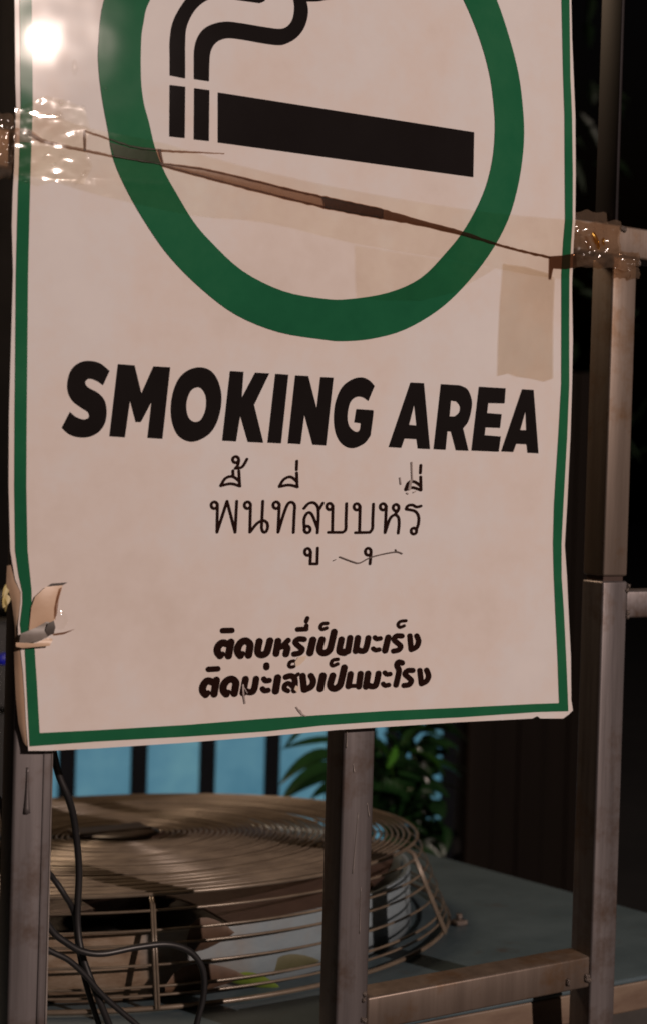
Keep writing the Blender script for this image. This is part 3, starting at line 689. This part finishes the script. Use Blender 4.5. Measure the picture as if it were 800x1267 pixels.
# ------------------------------------------------------------------ rooftop style condenser unit with round fan guard
GC = np.array([.0523, .5423, 1.1120]); GN = np.array([.01035, .09998, .99494]); GN /= np.linalg.norm(GN)
GA = np.cross([0, 1, 0], GN); GA /= np.linalg.norm(GA); GB = np.cross(GN, GA)
GM = Matrix.Identity(4)
for i in range(3): GM[i][0], GM[i][1], GM[i][2], GM[i][3] = GA[i], GB[i], GN[i], GC[i]
unit = thing('condenser_unit', None, 'grey condenser unit with round cream wire fan guard behind the fence', 'air conditioner', mat=GM)
HT = -.0905
lpart('top_panel', *box(-.52, .508, -.476, .62, HT - .005, HT, .002), m_panel, unit, True)
lpart('edge_trim', *box(-.52, .506, -.4745, -.462, HT - .030, HT - .0052, .0015), m_trim, unit)
lpart('edge_trim', *box(.495, .5065, -.4615, .618, HT - .030, HT - .0052, .0015), m_trim, unit)
lpart('casing', *box(-.50, .485, -.43, .60, -.95, HT - .0052), m_dark, unit)
for sx in (-.5, .47):
    for sy in (-.45, .57):
        lpart('leg', *box(sx, sx + .03, sy, sy + .03, -1.2, HT - .031), m_dark, unit)
def circ(R, z, r, seg=6, n=160, wob=0):
    V = []; F = []
    for i in range(n):
        q = 2 * pi * i / n; c, s = cos(q), sin(q); zz = z + wob * sin(3 * q + R * 40)
        for k in range(seg):
            a = 2 * pi * k / seg; V.append(((R + r * cos(a)) * c, (R + r * cos(a)) * s, zz + r * sin(a)))
    for i in range(n):
        for k in range(seg):
            F.append((i * seg + k, ((i + 1) % n) * seg + k, ((i + 1) % n) * seg + (k + 1) % seg, i * seg + (k + 1) % seg))
    return V, F
guard = None
def spoke(q, R_in=.05, extra=0.0):
    c, s = cos(q), sin(q)
    pts = [(R_in * c, R_in * s, -.003), (.15 * c, .15 * s, -.003), (.325 * c, .325 * s, -.003), (.3335 * c, .3335 * s, -.008), (.366 * c, .366 * s, -.087)]
    return tube(pts, .0014, 6)
vf = []
for k in range(6):
    q0 = radians(-105.2) + k * pi / 3
    for dq in ((-.0035, .0035) if k % 2 == 0 else (-.010, .010)): vf.append(spoke(q0 + dq))
guard = lpart('fan_guard', *merge(*vf), m_wire, unit, True)
for frac, rr in ((0, .0019), (.148, .0012), (.325, .0012), (.45, .0012), (.63, .0012), (.815, .0013), (.89, .0012), (1, .0022)):
    lpart('guard_ring', *circ(.33 + .0327 * frac, -.087 * frac, rr, 6, 180, .0006), m_wire, guard, True)
Rr = .3215; nr = 0
while Rr > .052:
    lpart('guard_ring', *circ(Rr, .0005 + .0008 * random.uniform(-1, 1), .0013, 5, 144, .0008), m_wire, guard, True)
    Rr -= .0062
V, F = circ(.024, .002, .022, 8, 40); lpart('hub_plate', [(x, y, .002 + (z - .002) * .22) for x, y, z in V], F, m_hub, unit, True)
hp = lpart('badge', *box(-.052, .034, -.018, .022, .003, .0085, .002), m_hub, unit)
# shroud: open drum
V = []; F = []; n = 128
prof = [(.318, -.034), (.3215, -.032), (.322, -.036), (.321, -.06), (.322, -.0903), (.312, -.0903), (.312, -.040), (.315, -.034)]
for i in range(n):
    q = 2 * pi * i / n
    for r_, z_ in prof: V.append((r_ * cos(q), r_ * sin(q), z_))
K = len(prof)
for i in range(n):
    for k in range(K):
        F.append((i * K + k, i * K + (k + 1) % K, ((i + 1) % n) * K + (k + 1) % K, ((i + 1) % n) * K + k))
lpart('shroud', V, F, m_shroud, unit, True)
lpart('shroud_floor', [(0, 0, -.0895)] + [(.312 * cos(2 * pi * i / 48), .312 * sin(2 * pi * i / 48), -.0895) for i in range(48)], [(0, i + 1, (i + 1) % 48 + 1) for i in range(48)], m_dark, unit)
# fan: motor hub and blades
V, F = circ(.045, -.05, .03, 10, 32)
fan = lpart('fan_rotor', V, F, m_fan, unit, True)
for b_ in range(4):
    V = []; F = []; nu, nv = 14, 8
    for s_ in (0, 1):
        for j in range(nv + 1):
            for i in range(nu + 1):
                r_ = .06 + (.305 - .06) * i / nu; span = .55 + .55 * i / nu
                q = b_ * pi / 2 + .35 + (j / nv - .5) * span + .25 * i / nu
                z_ = -.034 + (j / nv - .5) * .038 - .002 * s_ + .01 * sin(pi * i / nu)
                V.append((r_ * cos(q), r_ * sin(q), z_))
    N1 = (nu + 1) * (nv + 1)
    for j in range(nv):
        for i in range(nu):
            q = j * (nu + 1) + i; F.append((q, q + 1, q + nu + 2, q + nu + 1)); F.append((N1 + q, N1 + q + nu + 1, N1 + q + nu + 2, N1 + q + 1))
    lpart('fan_blade', V, F, m_fan, fan, True)
# bolt beside the guard
V, F = box(.292, .306, -.232, -.218, HT, HT + .006, .002)
lpart('bolt', *merge((V, F), tube([(.299, -.225, HT + .006), (.299, -.225, HT + .012)], .0035, 8)), m_weld, unit, True)

def leaf_mesh(base, d, L, wd, droop, twist=0, n=8, fold=.25, side0=None):
    """arched lance-shaped blade with a mid-rib fold"""
    d = np.array(d, float); d /= np.linalg.norm(d); up = np.array([0, 0, 1.0])
    side = np.cross(d, up); side /= np.linalg.norm(side) + 1e-9
    nrm = np.cross(side, d); side = side * cos(twist) + nrm * sin(twist); V = []; F = []; p = np.array(base, float); dd = d.copy()
    for i in range(n + 1):
        t = i / n; ww = wd * (sin(pi * min(1, t ** .75 * .97 + .03)) ** .8) * (1 - .12 * t) + .0004
        nn = np.cross(side, dd)
        V += [p - side * ww / 2 + nn * ww * fold, p, p + side * ww / 2 + nn * ww * fold]
        dd = dd + np.array([0, 0, -droop / n]); dd /= np.linalg.norm(dd); p = p + dd * L / n
    for i in range(n):
        q = i * 3; F += [(q, q + 1, q + 4, q + 3), (q + 1, q + 2, q + 5, q + 4)]
    return V, F
def local(vs): 
    iv = GM.inverted(); return [iv @ Vector(v) for v in vs]
# leaves caught in the guard
def onu(X, Y, Yw): return at(X, Y, Yw)
fl = thing('fallen_leaf', tuple(at(315, 1215, .175)), 'yellow green leaf caught in the lower wires of the fan guard', 'leaf')
part('blade', *leaf_mesh(at(285, 1212, .20), at(345, 1218, .20) - at(285, 1212, .20), .055, .016, .15, 1.1), m_yleaf, fl, True)
fl2 = thing('fallen_leaf', tuple(at(260, 1160, .18)), 'round brown dead leaf stuck against the fan shroud', 'leaf')
part('blade', *leaf_mesh(at(232, 1168, .203), at(285, 1152, .203) - at(232, 1168, .203), .045, .034, .1, 1.35), m_brown, fl2, True)
fl3 = thing('fallen_leaf', tuple(at(250, 1215, .18)), 'long brown dead leaf at the foot of the fan shroud', 'leaf')
part('blade', *leaf_mesh(at(205, 1225, .19), at(290, 1205, .19) - at(205, 1225, .19), .075, .030, .1, 1.35), m_brown, fl3, True)
fl4 = thing('fallen_leaf', tuple(at(370, 1205, .2)), 'dull olive leaf caught behind the wires beside the middle post', 'leaf')
part('blade', *leaf_mesh(at(330, 1210, .215), at(395, 1185, .215) - at(330, 1210, .215), .055, .026, .1, 1.3), simple('olive_leaf', (.05, .05, .02), (.09, .085, .04), 20, .6), fl4, True)

# ------------------------------------------------------------------ cables
def cable(pts, Y, r, label):
    P = cat3([at(x, y, Y + dy) for x, y, dy in pts], 8); o0 = P[-1]
    V, F = tube(P, r, 10); o = part('cable', V, F, m_cable, None, True, tuple(o0)); tag(o, label, 'cable', 'black cables hanging by the left post')
cable([(60, 900, 0), (72, 955, 0), (84, 985, 0), (92, 1015, .005), (98, 1075, .01), (96, 1140, .01), (103, 1185, .005), (120, 1230, 0), (137, 1272, 0), (160, 1330, 0)], .075, .0026, 'longest black cable hanging from the sign corner past the fan guard')
cable([(40, 1055, -.01), (65, 1085, 0), (80, 1107, 0), (92, 1130, .004), (97, 1170, .008), (106, 1215, 0), (125, 1275, 0)], .085, .0021, 'black cable that joins the long one halfway down the guard')
cable([(45, 1120, 0), (65, 1152, 0), (82, 1166, 0), (102, 1177, 0), (128, 1180, 0), (170, 1172, 0), (208, 1168.5, 0), (236, 1178, 0), (251, 1200, 0), (252, 1232, 0), (243, 1270, 0), (235, 1320, 0)], .06, .0024, 'black cable that arches right in front of the fan shroud')
cable([(40, 1165, 0), (65, 1178, 0), (85, 1188, 0), (105, 1206, 0), (130, 1234, 0), (172, 1270, 0), (220, 1310, 0)], .07, .0021, 'lowest black cable slanting down right of the left post')
cable([(-30, 960, 0), (-5, 985, 0), (6, 1010, 0), (3, 1060, 0), (-15, 1100, 0)], .07, .0026, 'black cable end left of the left post')

# ------------------------------------------------------------------ vegetation
def plant(name, label, stems, leaves, mat2_every=7):
    t = thing(name, stems[0][0], label, 'plant')
    for a, b in stems:
        V, F = tube(cat3([a, (np.array(a) + b) / 2 + [.01, .01, 0], b], 5), .004, 6); part('stem', V, F, m_bark, t, True)
    for i, L in enumerate(leaves):
        part('leaf', *leaf_mesh(*L[:5], *L[5:6]), m_leafy2 if (L[6] if len(L) > 6 else False) else m_leafy, t, True)
    return t
PY = 1.30
pb = at(470, 1010, PY); lv = []
def lf(x0, y0, x1, y1, wd, droop=.6, tw=0, Y0=PY, Y1=None, young=False):
    a = at(x0, y0, Y0); b = at(x1, y1, Y0 - .03 if Y1 is None else Y1); v = b - a; L = np.linalg.norm(v)
    v = v / L; v[2] += droop * .5
    lv.append((a, v, L * 1.05, wd, droop, tw, young))
lf(420, 935, 346, 968, .035, .9, .5); lf(425, 950, 350, 985, .04, .7, .4); lf(425, 960, 348, 990, .03, .5, .3); lf(420, 915, 350, 925, .014, .3, 1.0)
lf(470, 960, 385, 985, .045, .6, .5); lf(460, 980, 402, 992, .04, .4)
lf(378, 898, 352, 925, .010, .2, .6)
for i in range(85):
    x0 = random.uniform(450, 530); y0 = random.uniform(890, 1010); a = random.uniform(-2.9, .4)
    L = random.uniform(40, 90); lf(x0, y0, x0 + L * cos(a) * .8, y0 + abs(L * sin(a)) * random.choice((-.5, .9, .8)), random.uniform(.028, .055), random.uniform(.4, 1.3), random.uniform(-.7, .9), PY + random.uniform(-.04, .14))
for i in range(50):
    x0 = random.uniform(455, 540); y0 = random.uniform(985, 1050); a = random.uniform(-.6, 1.2)
    L = random.uniform(30, 55); lf(x0, y0, min(548, x0 + L * cos(a)), y0 + L * sin(a), random.uniform(.03, .055), random.uniform(.2, .8), random.uniform(-.7, .9), PY + random.uniform(-.02, .10))
lf(470, 925, 486, 965, .024, .3, .9, PY - .05, young=True); lf(520, 935, 548, 962, .022, .8, .8, PY - .05, young=True); lf(505, 930, 540, 948, .016, .8, .6, PY - .06, young=True); lf(490, 925, 478, 950, .02, .4, 1.2, PY - .06, young=True)
gb = at(490, 1060, PY + .05)
plant('potted_plant', 'dark green plant with long drooping leaves behind the middle post', [(np.array([gb[0], gb[1], .45]), at(490, 930, PY)), (np.array([gb[0] + .02, gb[1] + .02, .45]), at(520, 950, PY + .03)), (np.array([gb[0] - .02, gb[1], .45]), at(450, 950, PY))], lv)
V = []; F = []; n = 32
for i in range(n):
    q = 2 * pi * i / n
    for r_, z_ in ((.13, 0), (.17, .40), (.185, .40), (.185, .45), (.165, .45), (.16, .42)): V.append((gb[0] + r_ * cos(q), gb[1] + .1 + r_ * sin(q), z_))
for i in range(n):
    for k in range(5): a = i * 6 + k; b = ((i + 1) % n) * 6 + k; F.append((a, b, b + 1, a + 1))
F.append(tuple(i * 6 + 5 for i in range(n))); F.append(tuple(i * 6 for i in range(n))[::-1])
tag(part('plant_pot', V, F, m_pot, None, True, (gb[0], gb[1] + .1, 0)), 'dark pot holding the drooping plant behind the fan unit', 'pot')

# dark shrub further back at the right of the sign
sh = thing('dark_shrub', (2.9, 3.9, 0), 'tall shadowy shrub barely visible right of the sign', 'shrub')
V, F = tube([(2.9, 3.9, 0), (2.92, 3.9, 1.2), (2.85, 3.92, 2.4)], .03, 8, True, lambda t: 1 - .6 * t); part('trunk', V, F, m_bark, sh, True)
vf = []
for i in range(900):
    c = Vector((2.7, 4.0, 2.2)) + Vector((random.gauss(0, .45), random.gauss(0, .35), random.gauss(0, .75)))
    d = Vector((random.gauss(0, 1), random.gauss(0, 1), random.gauss(-.2, .6)))
    vf.append(leaf_mesh(tuple(c), tuple(d), random.uniform(.1, .18), random.uniform(.03, .06), .5, random.uniform(-1, 1), 3))
o = part('crown', *merge(*vf), m_leafd, sh); o['kind'] = 'stuff'

# twigs and small dry leaf left of the sign, blue indicator light
tw = thing('dry_leaf_sprig', tuple(at(6, 760, .02)), 'small yellowish dry leaves beside the lower left edge of the sign', 'leaf')
for a, b, wd in (((10, 722), (3, 742), .004), ((8, 735), (4, 752), .006), ((2, 740), (7, 757), .005)):
    A_, B_ = at(*a, .0), at(*b, -.002); part('leaf', *leaf_mesh(A_, B_ - A_, float(np.linalg.norm(B_ - A_)), wd, .1, 1.2), m_dry, tw, True)
part('stem', *tube([at(12, 700, .01), at(10, 725, .01), at(5, 748, .01)], .0005, 6), m_dry, tw, True)
bpz = at(6, 815, 1.2)
bm = bmesh.new(); bmesh.ops.create_uvsphere(bm, u_segments=16, v_segments=8, radius=1)
for v in bm.verts: v.co = Vector((v.co.x * .012, v.co.y * .005, v.co.z * .009))
bm.verts.index_update(); V = [tuple(Vector(bpz) + v.co) for v in bm.verts]; F = [tuple(v.index for v in f.verts) for f in bm.faces]; bm.free()
tag(part('indicator_light', V, F, m_led, None, True, tuple(bpz)), 'tiny blue indicator light in the dark left of the sign', 'light')
b0 = np.array(bpz)
ib = thing('junction_box', (b0[0], b0[1] + .03, 0), 'dark switch box on a pole carrying the blue indicator light', 'electrical box')
part('housing', *box(b0[0] - .06, b0[0] + .05, b0[1] + .006, b0[1] + .05, b0[2] - .08, b0[2] + .06, .004), m_pot, ib)
part('pole', *box(b0[0] - .02, b0[0] + .02, b0[1] + .051, b0[1] + .09, 0, b0[2] + .1), m_pot, ib)
